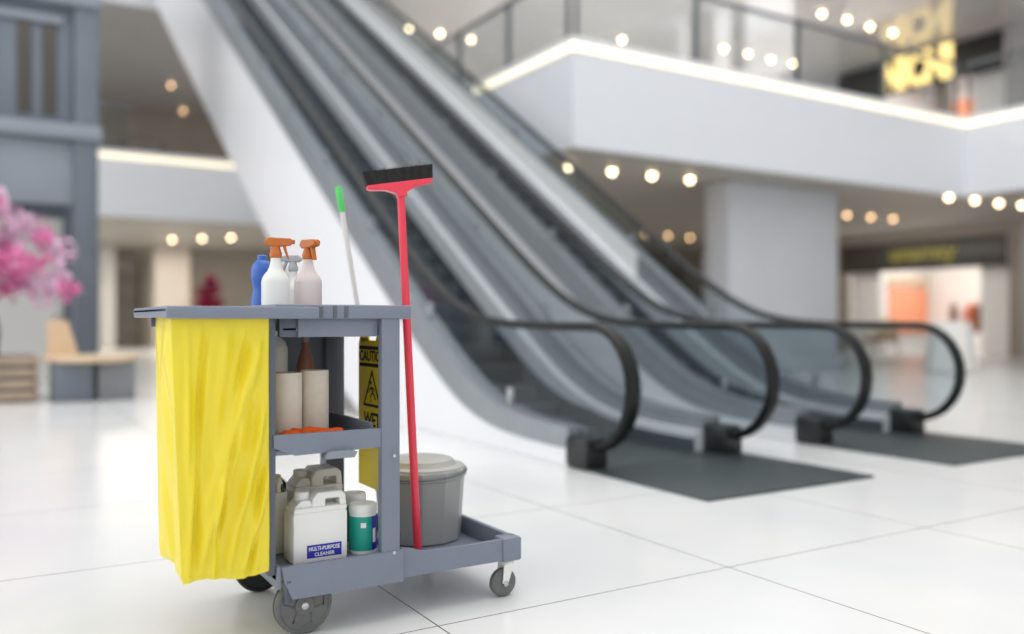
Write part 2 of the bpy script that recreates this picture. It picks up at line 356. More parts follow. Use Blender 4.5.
# ================================================================== ESCALATORS
SL = .66; RISE = 10.02
def sp(x, w=.3):
    t = x/w
    return w*(t if t > 30 else math.log1p(math.exp(t)))
def prof(y, z0, yk): return z0 + SL*(sp(y-yk) - sp(y-yk-RISE/SL))
def HRZ(y): return prof(y, .88, 6.05)
def C1(y): return prof(y, .13, 5.8)
def C2(y): return prof(y, .24, 5.54)
def SK(y): return prof(y, 0.015, 6.16)
def TB(y): return max(0.002, SL*(sp(y-8.25, .15)-sp(y-8.25-14.2, .15))) 
YEND = 22.25
ys = [3.96+.0]  # filled below
def yrange(a, b):
    out = []; y = a
    while y < b-1e-6:
        out.append(y); y += .12 if (y < 8 or y > 20) else .6
    return out+[b]
def escalator(xa, xb, ma, mb_, label):
    root = empty('escalator', ((xa+xb)/2, 4.3, 0), label, 'escalator', None)
    # floor plate
    MB().box(ma, mb_, 3.24, 4.30, 0, .014, .004).box(xa+.07, xb-.07, 4.29, 5.5, 0, .014, .004).build('landing_plate', M['mat_'], root)
    MB().box(ma+.02, mb_-.02, 20.9, YEND, T3-.02, T3+.02).build('landing_plate', M['mat_'], root)
    cb = MB().box(xa+.17, xb-.17, 5.36, 5.54, .014, .032, .005)
    cb.build('comb_plate', M['steel'], root)
    # steps
    sm = None
    for k in range(54):
        y = 5.54 + .3*k
        if y > 21.3: break
        z = SK(y+.15)
        if sm is None:
            st = MB(); w = (xb-xa)/2-.188
            st.prism([(0, 0), (.015, .018), (.305, .018), (.305, -.05), (.05, -.08), (.012, -.215), (0, -.215)], 'x', -w, w)
            o = st.build('step', M['step'], root); o.matrix_parent_inverse = Matrix(); sm = o
            nsg = MB().box(-w, w, -.004, .03, .016, .0225).build('nosing', M['band'], o); nsg.matrix_parent_inverse = Matrix()
        else:
            o = sm.copy(); COL.objects.link(o); o.parent = root
            n2 = nsg.copy(); COL.objects.link(n2); n2.parent = o
        o.location = (0, y-4.3, z-.018)
    yy = yrange(4.3, YEND)
    for side in (0, 1):
        xc = xa if side == 0 else xb; sg = 1 if side == 0 else -1
        o0 = xc - sg*.075; i0 = xc + sg*.075
        # deck band
        y2 = yrange(4.48, YEND)
        MB().ribbon(min(o0, i0), max(o0, i0), [(y, C1(y)-.02) for y in y2], [(y, C2(y)) for y in y2]).build('deck', M['band'], root)
        # inner skirt
        si = xc + sg*.085
        MB().ribbon(min(si, i0+sg*.09), max(si, i0+sg*.09), [(y, min(SK(y)-.22, C1(y)-.1)) for y in y2], [(y, C1(y)+.02) for y in y2]).build('skirt_panel', M['skirt'], root)
        sq = xc + sg*.172
        MB().ribbon(min(sq, sq+sg*.012), max(sq, sq+sg*.012), [(y, min(SK(y)-.1, C1(y)-.1)) for y in y2], [(y, min(SK(y)+.15, C1(y)-.03)) for y in y2]).build('skirt_brush', M['brush'], root)
        # glass with rounded newel
        top = []; bot = []
        for i in range(13):
            a = PI/2*(1-i/12); y = 4.3-.335*math.sin(a); h = .335*math.cos(a)
            top.append((y, .51+h)); bot.append((y, .51-h))
        top[-1] = (4.3, HRZ(4.3)-.03)
        for y in yy[1:]:
            top.append((y, HRZ(y)-.03)); bot.append((y, C2(y)-.01 if y > 4.52 else .17))
        MB().ribbon(xc-.007, xc+.007, bot, top).build('glass_panel', M['glass'], root)
        # handrail : around newel
        path = [(xc, 4.52, .135), (xc, 4.4, .138)]
        for i in range(15):
            a = -PI/2 - PI*i/14; path.append((xc, 4.3+.37*math.cos(a), .51+.37*math.sin(a)))
        path += [(xc, y, HRZ(y)) for y in yy[1:]]
        MB().tube(path, .056, 14, .030, (1, 0, 0)).build('handrail', M['rubber'], root)
        MB().box(xc-.09, xc+.09, 4.27, 4.5, 0, .20, .03).build('newel_base', M['newel'], root)
        # small glass clamps along the balustrade
        for y in [5.3+1.3*k for k in range(12)]:
            zb = C2(y); MB().box(xc-.022, xc+.022, y-.025, y+.025, zb-.01, zb+.13, .008).build('glass_clamp', M['steel'], root)
        MB().box(xc-.02, xc+.02, 4.12, 4.18, .835, .85, .005).build('handrail_glint', M['signdim'], root)  # small gold block standing in for a light reflection on the handrail
    # truss cladding: sides and underside
    yt = yrange(4.48, YEND)
    for x0 in (xa-.06, xb+.03):
        MB().ribbon(x0, x0+.03, [(y, TB(y)) for y in yt], [(y, C1(y)-.005) for y in yt]).build('side_cladding', M['clad'], root)
    yu = yrange(8.3, YEND)
    MB().ribbon(xa-.03, xb+.03, [(y, TB(y)) for y in yu], [(y, TB(y)+.04) for y in yu]).build('soffit_panel', M['clad'], root)
    return root
e1 = escalator(3.2, 4.36, 3.12, 4.44, 'left escalator, nearest the cleaning cart, its white side wall towards the cart')
e2 = escalator(5.30, 6.42, 5.22, 6.54, 'right escalator, farther from the cleaning cart and beside the white slab corner')
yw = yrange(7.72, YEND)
MB().ribbon(6.325, 6.343, [(y, C1(y)-.03) for y in yw], [(y, C2(y)+.01) for y in yw]).build('added_deck_strip', M['whitestrip'], e2)  # added white strip on the deck band's inner face, upper run only

# ================================================================== RAILINGS ON UPPER LEVELS
def railing(p0, p1, z, n, label):
    p0 = Vector((p0[0], p0[1], z)); p1 = Vector((p1[0], p1[1], z)); d = (p1-p0); L = d.length; d.normalize()
    r = empty('glass_railing', p0, label, 'railing')
    nrm = Vector((-d.y, d.x, 0))
    def bar(a0, a1, z0, z1, t):
        vs = []
        for a in (a0, a1):
            for s_ in (-t, t):
                for zz in (z0, z1):
                    vs.append(p0+d*a+nrm*s_+Vector((0, 0, zz)))
        return vs, [(0, 1, 3, 2), (4, 6, 7, 5), (0, 4, 5, 1), (2, 3, 7, 6), (0, 2, 6, 4), (1, 5, 7, 3)]
    MB().add(*bar(0, L, .05, 1.02, .008)).build('glass_panel', M['clear'], r, 0)
    MB().add(*bar(0, L, 1.03, 1.09, .03)).build('top_rail', M['darksteel'], r, 0)
    for k in range(n+1):
        a = L*k/n; MB().add(*bar(max(0, a-.03), min(L, a+.03), 0, 1.03, .035)).build('post', M['darksteel'], r, 0)
railing((XF+.1, YB-.2), (XF+.1, YF+.25), T2, 7, 'glass railing with dark posts on the slab edge beside the right escalator')
railing((XF+.12, YF+.1), (XR-.1, YF+.1), T2, 4, 'glass railing on the long white slab edge above the grey pillar')
railing((XR+.1, YF), (XR+.1, -3), T2, 8, 'glass railing on the slab edge at far right of the frame')
railing((-5, YB+.12), (2.95, YB+.1), T2, 5, 'glass railing on the far slab edge left of the escalators')

# ================================================================== DOWNLIGHTS
def ray(u, v): 
    a = (u-512)/869; b = -(v-321)/869
    return Vector((.5185+a*.8551, .8551-a*.5185, b))
def ground(u, v, z):
    r = ray(u, v); t = (z-.915)/r.z; return Vector((r.x*t, r.y*t, z))
proto = None
def downlight(u, v, z, dim, label, group, rad=.055):
    p = ground(u, v, z)
    r = empty('ceiling_downlight', p, label, 'downlight', group)
    MB().lathe([(rad+.03, 0), (rad+.03, -.02), (rad, -.025)], p, 16).build('trim_ring', M['white'], r)
    MB().lathe([(rad*.9, -.02), (rad*.95, -.05), (rad*.6, -.085), (rad*.1, -.1)], p, 16).build('bulb', M['bulbdim' if dim else 'bulb'], r)
LO, HI = Z2, Z3
rows = [
 (LO, 0, 'warm downlights in the soffit just below the slab corner', 'round warm downlight under the slab corner', [(569,164),(612,169),(652,173),(690,177)]),
 (LO, 1, 'amber downlights deep under the slab', 'dim amber downlight deep under the slab, left of the pillar', [(582,198),(645,232),(668,234),(690,236),(712,237)]),
 (LO, 1, 'amber downlights right of the pillar', 'amber downlight in the trio right of the pillar', [(847,213),(871,215),(893,217)]),
 (LO, 0, 'warm downlights at the right end of the lower soffit', 'warm lower downlight above the right end of the yellow-sign shop', [(949,195),(975,198),(999,201),(1022,203)]),
 (HI, 0, 'white downlights above the glowing sign', 'white upper downlight beside the big glowing sign', [(822,12),(847,18),(870,25),(893,31)]),
 (HI, 0, 'warm downlights over the upper walkway', 'warm upper downlight above the long light strip', [(724,47),(748,52),(771,58),(793,62)]),
 (HI, 0, 'white downlights beside the right escalator top', 'white upper downlight by the escalator handrail', [(376,20),(409,27),(440,32),(471,38)]),
 (HI, 1, 'amber downlights left of the escalators', 'amber downlight above the far light strip', [(171,84),(183,110),(203,131)]),
 (LO, 0, 'small downlights over the far left shops', 'pale downlight under the far slab behind the cart', [(172,238),(202,237),(231,236)]),
]
for z, dim, grp, lab, pts in rows:
    for k, (u, v) in enumerate(pts): downlight(u, v, z, dim, lab+', '+('first' if k == 0 else 'second' if k == 1 else 'third' if k == 2 else 'fourth' if k == 3 else 'fifth')+' from left', grp)
downlight(622, 38, HI, 0, 'single bright white downlight just above the slab corner light strip', None)

# ================================================================== SHOP FRONTS
t = empty('shop_sign', (21.9, 14.7, Z2-.7), 'dark sign board with dull yellow script above the ground-floor shop entrance', 'sign')
MB().box(21.82, 21.98, 12.2, 17.1, 2.32, 3.12, .02).build('sign_board', M['darkbrown'], t)
text_mb('unamay', .62, facing((21.80, 14.45, 2.78), '-x'), .02, .012, 1.05).build('lettering', M['signdim'], t, 0)
t = empty('shop_sign', (21.9, 14.7, 7.3), 'black sign board with big glowing gold capitals above the second-level shop', 'sign')
MB().box(21.82, 21.98, 12.3, 17.2, 7.3, 8.25, .02).build('sign_board', M['black'], t)
text_mb('NICNI', 1.2, facing((21.78, 14.6, 7.76), '-x'), .03, .055, .64).build('lettering', M['signlit'], t, 0)
MB().box(21.79, 21.815, 13.3, 13.9, 7.33, 7.36).build('trim_strip', M['steel'], t)
# shop interior, ground floor
def panel(nm, x0, x1, y0, y1, z0, z1, m, label, cat, group=None):
    return tag(MB().box(x0, x1, y0, y1, z0, z1, .01).build(nm, m), label, cat, group)
panel('wall_panel', 24.3, 26.2, 17.15, 17.24, .5, 1.95, M['peach'], 'wide peach panel on the left side wall inside the ground-floor shop', 'panel')
panel('wall_shelf', 24.1, 26.2, 17.12, 17.24, 2.05, 2.3, M['wood'], 'pale wooden shelf above the wide peach panel in the ground-floor shop', 'shelf')
panel('wall_panel', 26.2, 26.29, 12.25, 13.1, .8, 2.4, M['peach'], 'narrow peach panel at the right end of the ground-floor shop rear wall', 'panel')
panel('wall_panel', 26.2, 26.29, 14.6, 17.0, T2+.3, T2+2.9, M['peach'], 'peach coloured panel on the rear wall of the second-level shop', 'panel')
panel('wall_panel', 25.3, 25.39, 20.2, 21.4, T2+.2, T2+2.6, M['pink'], 'pink panel on the rear wall of the upper shop left of the glowing sign', 'panel')
panel('display_column', 22.3, 22.6, 21.6, 22.0, T2, T2+2.9, M['darksteel'], 'dark column in the opening of the upper shop left of the glowing sign', 'column')
panel('display_column', 22.3, 22.6, 12.2, 13.1, 0, 2.5, M['wallwhite'], 'white display column just inside the right side of the ground-floor shop entrance', 'column')
panel('display_column', 22.3, 22.6, 16.1, 17.05, 0, 2.5, M['wallwhite'], 'white display column just inside the left side of the ground-floor shop entrance', 'column')
panel('display_column', 22.3, 22.6, 12.35, 13.3, T2, T2+2.5, M['pot'], 'pale display column inside the right end of the second-level shop', 'column')
panel('display_column', 22.3, 22.5, 14.0, 14.4, T2, T2+2.5, M['wallbrown'], 'slim taupe display column inside the second-level shop', 'column')
def rack(x, y, z, n, mats, label, gl):
    t = empty('clothes_rack', (x, y, z), label, 'clothes rack')
    for s_ in (-.75, .75):
        MB().tube([(x, y+s_, z+.04), (x, y+s_, z+1.5)], .02).build('upright', M['steel'], t)
        MB().box(x-.28, x+.28, y+s_-.025, y+s_+.025, z, z+.05, .01).build('foot', M['steel'], t)
    MB().tube([(x, y-.78, z+1.5), (x, y+.78, z+1.5)], .018).build('rail', M['steel'], t)
    for k in range(n):
        yy_ = y-.62+1.24*k/(n-1); w = .24; h = random.uniform(.75, 1.0)
        g = MB().prism([(x-w, z+1.32), (x-.04, z+1.42), (x+.04, z+1.42), (x+w, z+1.32), (x+w*.9, z+1.42-h), (x-w*.9, z+1.42-h)], 'y', yy_-.035, yy_+.035)
        g.tube([(x, yy_, z+1.41), (x, yy_, z+1.5)], .006, 6)
        o = g.build('hanging_garment', M[mats[k % len(mats)]]); tag(o, gl, 'garment', 'garments on the rack: '+label[:28])
rack(24.6, 14.6, 0, 6, ['garment', 'garment2', 'garment3'], 'steel clothes rack in the middle of the ground-floor shop', 'garment hanging on the rack in the middle of the ground-floor shop')
# wooden armchair in the shop
t = empty('armchair', (20.6, 14.6, 0), 'low brown wooden armchair in front of the ground-floor shop entrance', 'chair')
cx, cy = 20.6, 14.85
MB().box(cx-.3, cx+.3, cy-.3, cy+.3, .36, .46, .04).build('seat', M['garment3'], t)
MB().box(cx+.24, cx+.32, cy-.3, cy+.3, .44, .95, .03).build('backrest', M['wood'], t)
for a in (-1, 1):
    MB().box(cx-.3, cx+.3, cy+a*.32-.03, cy+a*.32+.03, .6, .65, .015).build('armrest', M['wood'], t)
    for b_ in (-1, 1):
        MB().box(cx+b_*.27-.025, cx+b_*.27+.025, cy+a*.32-.025, cy+a*.32+.025, 0, .6).build('leg', M['wood'], t)
# white draped pedestal near the shop
p = ground(951, 386, 0)
p = Vector((13.6, 7.85, 0)) if False else ground(951, 372, 0)
t = empty('display_stand', p, 'white cloth-covered round display stand outside the ground-floor shop, behind the last handrail', 'display stand')
vs = []; n = 40; levels = [(.42, .02, 1), (.40, .3, .8), (.36, .7, .4), (.33, .86, .1), (.31, .9, 0), (.0, .905, 0)]
c = MB(); V = []; F = []
for (r_, z_, wv) in levels:
    for k in range(n):
        a = 2*PI*k/n; rr = r_*(1+.07*wv*math.sin(a*9)); V.append((p.x+rr*math.cos(a), p.y+rr*math.sin(a), z_))
for i in range(len(levels)-1):
    for k in range(n): F.append((i*n+k, i*n+(k+1) % n, (i+1)*n+(k+1) % n, (i+1)*n+k))
c.add(V, F).build('cloth_cover', M['wallwhite'], t)
MB().lathe([(.3, 0), (.3, .02), (.05, .03), (.05, .86), (.28, .88)], p, 24).build('stand', M['steel'], t)

# ================================================================== LEFT SIDE
# elevator tower
t = empty('lift_tower', (.6, 13.9, 0), 'blue-grey steel lift tower at the far left, behind the blossoms', 'lift tower')
TX0, TX1, TY0, TY1 = -1.7, 1.34, 13.2, 15.4
for x in (TX0, -.32, 1.04):
    MB().box(x, x+.3, TY0, TY0+.3, 0, 11.5, .02).build('column', M['tower'], t)
for x in (TX0, 1.04):
    MB().box(x, x+.3, TY1-.3, TY1, 0, 11.5, .02).build('column', M['tower'], t)
for z in (3.38, 5.2, 7.4, 8.6):
    MB().box(TX0-.05, TX1+.04, TY0-.08, TY1+.02, z, z+.2, .02).build('cross_beam', M['towerlight'], t)
for (z0, z1) in ((3.58, 5.2), (5.4, 7.4)):
    MB().box(.0, 1.08, TY0+.1, TY0+.18, z0, z1, .01).build('window_panel', M['tower'], t)
    for x in (.36, .66):
        MB().box(x, x+.17, TY0+.07, TY0+.1, z0+.12, z1-.28, .005).build('slot_opening', M['towerdark'], t)
    MB().box(.12, .9, TY0+.04, TY0+.1, z1-.26, z1-.16).build('trim_bar', M['towerlight'], t)
MB().box(.0, 1.08, TY0+.08, TY0+.16, 2.5, 3.36, .01).build('spandrel_panel', M['towerlight'], t)
MB().box(1.15, 1.2, TY0+.3, TY1-.3, 3.4, 11, .01).build('side_panel', M['tower'], t)
MB().box(-1.4, 1.1, TY1-.2, TY1-.1, 2.5, 11).build('rear_panel', M['tower'], t)
MB().box(-1.4, 1.1, TY1-.2, TY1-.1, 0, 2.5).build('rear_panel', M['wallwhite'], t)

# round bench
bx, by = 1.07, 11.3
t = empty('round_bench', (bx, by, 0), 'round bench with pale wooden seat on grey blocks, left of the cart', 'bench')
MB().lathe([(.48, .44), (.51, .455), (.52, .48), (.51, .505), (.48, .515)], (bx, by, 0), 48).build('seat', M['wood'], t)
MB().box(bx-.42, bx-.02, by-.33, by+.3, 0, .44, .02).build('base_block', M['tower'], t)
MB().box(bx+.04, bx+.44, by-.3, by+.3, 0, .44, .02).build('base_block', M['bench'], t)
# bag on bench
t = empty('paper_bag', (bx-.2, by+.05, .515), 'tan paper shopping bag standing on the round wooden bench', 'bag')
q = (bx-.33, by+.05, .517)
MB().add([(q[0]-.13, q[1]-.08, q[2]), (q[0]+.19, q[1]-.08, q[2]), (q[0]+.19, q[1]+.08, q[2]), (q[0]-.13, q[1]+.08, q[2]),
          (q[0]-.13, q[1]-.06, q[2]+.40), (q[0]+.08, q[1]-.06, q[2]+.40), (q[0]+.08, q[1]+.06, q[2]+.40), (q[0]-.13, q[1]+.06, q[2]+.40)],
         [(3, 2, 1, 0), (4, 5, 6, 7), (0, 1, 5, 4), (1, 2, 6, 5), (2, 3, 7, 6), (3, 0, 4, 7)]).build('bag_body', M['tan'], t)
for s_ in (-.05, .05):
    MB().tube([(q[0]-.08+.12*k/8, q[1]+s_, q[2]+.39+.09*math.sin(PI*k/8)) for k in range(9)], .005, 6).build('handle', M['garment3'], t)

# blossom tree in slatted planter
px, py = -.04, 11.75
t = empty('wooden_planter', (px, py, 0), 'square planter of horizontal wooden slats at the left edge of the frame', 'planter')
MB().box(px-.5, px+.5, py-.5, py+.5, .02, .5).build('liner', M['bench'], t)
for k in range(4):
    z0 = .03+.13*k
    MB().box(px-.56, px+.56, py-.56, py-.51, z0, z0+.09, .008).box(px-.56, px+.56, py+.51, py+.56, z0, z0+.09, .008)\
        .box(px-.56, px-.51, py-.51, py+.51, z0, z0+.09, .008).box(px+.51, px+.56, py-.51, py+.51, z0, z0+.09, .008).build('slat', M['woodslat'], t)
px += .12
t = empty('blossom_tree', (px, py, .5), 'small pink blossom tree standing in the slatted planter at left', 'tree')
tr = MB().tube([(px, py, .502), (px+.03, py, .8), (px-.03, py+.02, 1.15), (px, py, 1.5)], [.05, .04, .035, .025], 8)
rnd = random.Random(7)
clusters = []
for k in range(30):
    a = rnd.uniform(0, 2*PI); rr = rnd.uniform(.1, .62); z = rnd.uniform(1.25, 2.3); 
    rr *= 1.15 if z < 1.9 else .75
    c_ = Vector((px+.05+rr*math.cos(a), py+rr*math.sin(a)*.8, z)); clusters.append(c_)
    if k < 14: tr.tube([(px, py, 1.1+rnd.uniform(0, .3)), tuple((Vector((px, py, 1.4))+c_)/2+Vector((0, 0, .05))), tuple(c_)], [.02, .013, .006], 6)
clusters += [Vector((.72, py-.1, 1.45)), Vector((.62, py-.1, 1.25)), Vector((.78, py, 1.75)), Vector((.5, py-.2, 1.6)), Vector((.6, py, 1.9)), Vector((.82, py-.1, 1.3))]
tr.build('trunk', M['bark'], t)
ico = bmesh.new(); bmesh.ops.create_icosphere(ico, subdivisions=1, radius=1); ico.verts.index_update()
iv = [v.co.copy() for v in ico.verts]; fi = [[v.index for v in f.verts] for f in ico.faces]; ico.free()
def petals(cl, n, spread, size, seed):
    rnd = random.Random(seed); b = MB()
    for c_ in cl:
        for k in range(n):
            d = Vector((rnd.gauss(0, 1), rnd.gauss(0, 1), rnd.gauss(0, .8))); d = d.normalized()*spread*rnd.random()**.5
            s_ = size*rnd.uniform(.6, 1.3); rm = Matrix.Rotation(rnd.uniform(0, PI), 3, Vector((rnd.random(), rnd.random(), rnd.random()+.01)).normalized())
            b.add([tuple(c_+d+rm@Vector((v.x*s_, v.y*s_, v.z*s_*.35))) for v in iv], fi)
    return b
petals(clusters[:18]+clusters[30:33], 55, .19, .038, 1).build('blossom', M['pink'], t, 60)
petals(clusters[18:30]+clusters[33:], 55, .17, .038, 2).build('blossom', M['pinkdeep'], t, 60)
# far magenta plant
mp = Vector((4.2, 19.8, 0))
t = empty('potted_plant', mp, 'dark magenta leafy plant in a tall pale pot, seen behind the cart top', 'plant')
MB().lathe([(.16, 0), (.2, .1), (.24, 1.0), (.26, 1.05), (.22, 1.05), (.2, .98)], mp, 24).build('pot', M['pot'], t)
MB().tube([mp+Vector((0, 0, .95)), mp+Vector((.02, 0, 1.3))], .03).build('stem', M['bark'], t)
petals([mp+Vector(d) for d in ((0, 0, 1.4), (.12, 0, 1.6), (-.12, .05, 1.55), (.02, -.1, 1.78), (.2, 0, 1.3), (-.16, 0, 1.3), (0, .1, 1.25))], 45, .16, .05, 3).build('foliage', M['magenta'], t, 60)

# ================================================================== CLEANING CART
F, B = 2.45, 3.0
cart = empty('cleaning_cart', (.95, 2.72, 0), 'grey plastic janitor cart with yellow bag, shelves and front platform, on the white floor', 'cleaning cart')
G = M['cart']
# posts
MB().box(1.025, 1.086, F, F+.032, .12, .925, .005).build('post', G, cart)
MB().box(1.018, 1.086, B-.07, B, .12, .925, .006).build('post', M['cartdark'], cart)
MB().box(.684, .708, F+.012, F+.075, .19, .925, .005).build('post', M['cartdark'], cart)
MB().box(.684, .708, B-.06, B, .19, .925, .005).build('post', M['cartdark'], cart)
# top frame with recessed deck
tf = MB().box(.70, 1.122, F-.006, F+.045, .921, .963, .007).box(.70, 1.122, B-.04, B+.005, .921, .963, .007)\
    .box(1.07, 1.122, F+.04, B-.035, .921, .963, .007).box(.70, .735, F+.04, B-.035, .921, .963, .007)
tf.build('top_frame', G, cart)
MB().box(.73, 1.075, F+.03, B-.03, .885, .897, .003).build('top_deck', G, cart)
MB().box(.775, 1.022, F+.022, F+.04, .868, .925, .004).build('front_apron', G, cart)
MB().box(.722, .775, F+.03, F+.05, .868, .925, .004).build('lid_latch', M['cartdark'], cart)
MB().box(1.07, 1.10, F+.04, B-.07, .868, .925, .003).build('side_apron', M['cartdark'], cart)
for x in (.87, .905):
    MB().box(x, x+.012, F-.009, F-.004, .924, .96, .002).build('frame_rib', M['cartdark'], cart)
# bag lid, hinged
ld = MB().box(.405, .82, F-.035, B+.01, .934, .955, .008).box(.405, .82, F-.037, F-.018, .921, .955, .006).box(.405, .43, F-.03, B, .925, .955, .006)
ld.build('bag_lid', G, cart)
MB().box(.822, .836, F-.02, F-.004, .924, .958, .003).build('lid_hinge', M['cartdark'], cart)
MB().box(.44, .70, F+.006, F+.018, .897, .934, .003).box(.44, .70, B-.12, B-.105, .897, .934, .003).box(.45, .464, F+.01, B-.11, .897, .934, .003).build('bag_ring', M['cartdark'], cart)
# back panel
MB().box(.72, 1.03, B-.035, B-.02, .60, .925, .004).build('back_panel', G, cart)
# middle shelf
sh = MB().box(.70, 1.035, F+.015, B-.03, .530, .545, .004)
sh.prism([(.70, .590), (1.025, .590), (1.025, .533), (.76, .528), (.70, .553)], 'y', F+.006, F+.022)
sh.box(.70, 1.03, B-.045, B-.03, .54, .60, .004).box(1.02, 1.035, F+.09, B-.03, .54, .60, .004).box(.70, .715, F+.02, B-.03, .54, .59, .004)
sh.build('shelf', G, cart)
MB().prism([(.845, .512), (.935, .512), (.945, .528), (.925, .534), (.86, .534), (.85, .526)], 'y', F-.012, F+.03).build('shelf_latch', M['towerlight'], cart, bevel=.002)
# bottom tray
tr = MB().box(.708, 1.09, F+.01, B, .172, .196, .004)
tr.prism([(.72, .214), (1.095, .214), (1.095, .118), (.752, .118), (.728, .172)], 'y', F-.002, F+.014)
tr.box(.72, 1.095, B-.014, B, .118, .214, .004).box(1.082, 1.098, F+.01, B-.01, .118, .214, .003).box(.708, .722, F+.004, B-.004, .15, .214, .004)
tr.build('bottom_tray', G, cart)
MB().prism([(F-.004, .172), (F+.09, .172), (F+.06, .10), (F+.02, .10)], 'x', .735, .747).build('wheel_bracket', M['cartdark'], cart)
# platform
pf = MB().box(1.09, 1.515, F+.03, B+.05, .122, .134, .003)
pf.prism([(1.095, .216), (1.13, .21), (1.17, .196), (1.30, .193), (1.525, .196), (1.525, .125), (1.095, .125)], 'y', F+.012, F+.028)
pf.box(1.505, 1.523, F+.02, B+.05, .122, .196, .004).box(1.09, 1.52, B+.036, B+.052, .122, .196, .004)
pf.build('platform', G, cart)
MB().box(1.455, 1.527, F+.004, F+.07, .12, .199, .008).build('caster_housing', G, cart)
MB().box(1.455, 1.527, B-.01, B+.054, .12, .199, .008).build('caster_housing', G, cart)
for k, z in enumerate((.505, .21)):
    MB().add(*(lambda c: (c.v, c.f))(MB().lathe([(.006, -.002), (.006, .002), (.004, .003)], (0, 0, 0), 12).tf(Matrix.Translation((1.065, F-.002, z)) @ Matrix.Rotation(R(90), 4, 'X')))).build('screw', M['steel'], cart)
# big rear wheels (axis along y)
def disc(prof, cx, y, cz, n=40):
    return MB().lathe(prof, (0, 0, 0), n).tf(Matrix.Translation((cx, y, cz)) @ Matrix.Rotation(R(90), 4, 'X'))
for (wy, nm, m1) in ((F+.045, 'near', M['wheel']), (B-.04, 'far', M['tyre'])):
    w = disc([(.012, -.016), (.072, -.016), (.082, -.013), (.0855, -.006), (.0855, .006), (.082, .013), (.074, .016), (.071, .012), (.03, .012), (.028, .017), (.010, .019)], .797, wy, .0855).build('wheel', m1, cart)
    disc([(.0845, -.008), (.0862, -.004), (.0862, .004), (.0845, .008)], .797, wy+.009, .0862).build('tyre', M['tyre'], w)
    disc([(.011, 0), (.011, .006), (.007, .009), (.0, .0095)], .797, wy-.016, .0855, 20).build('hub_cap', M['steel'], w)
    if nm == 'near':
        mld = MB()
        for k in range(3):
            a = 2*PI*k/3+.4
            mld.tube([(.797+.032*math.cos(a+da)+.0, wy-.0125, .0855+.032*math.sin(a+da)) if i in (0, 4) else (.797+(.045+.018*math.sin(PI*i/4))*math.cos(a+da), wy-.0125, .0855+(.045+.018*math.sin(PI*i/4))*math.sin(a+da)) for i, da in enumerate((-.75, -.5, 0, .5, .75))], .0028, 6)
        mld.build('spoke_moulding', M['wheel'], w)
MB().tube([(.797, F+.06, .0855), (.797, B-.05, .0855)], .008).build('axle', M['steel'], cart)
# swivel casters at the front
for cy_ in (F+.04, B+.02):
    c = MB().lathe([(.022, .0), (.024, .006), (.02, .012)], (1.49, cy_, .108), 20)
    c.prism([(1.468, .11), (1.505, .11), (1.482, .045), (1.470, .040), (1.462, .048)], 'y', cy_-.022, cy_-.018)
    c.prism([(1.468, .11), (1.505, .11), (1.482, .045), (1.470, .040), (1.462, .048)], 'y', cy_+.018, cy_+.022)
    ck = c.build('caster_fork', M['white'], cart)
    cw = disc([(.01, -.014), (.040, -.014), (.0465, -.008), (.0465, .008), (.040, .014), (.01, .014)], 1.473, cy_, .0465, 32).build('caster_wheel', M['wheel'], cart)
    disc([(.009, 0), (.009, .003), (.005, .005)], 1.473, cy_-.022, .0465, 16).build('axle_bolt', M['steel'], cw)

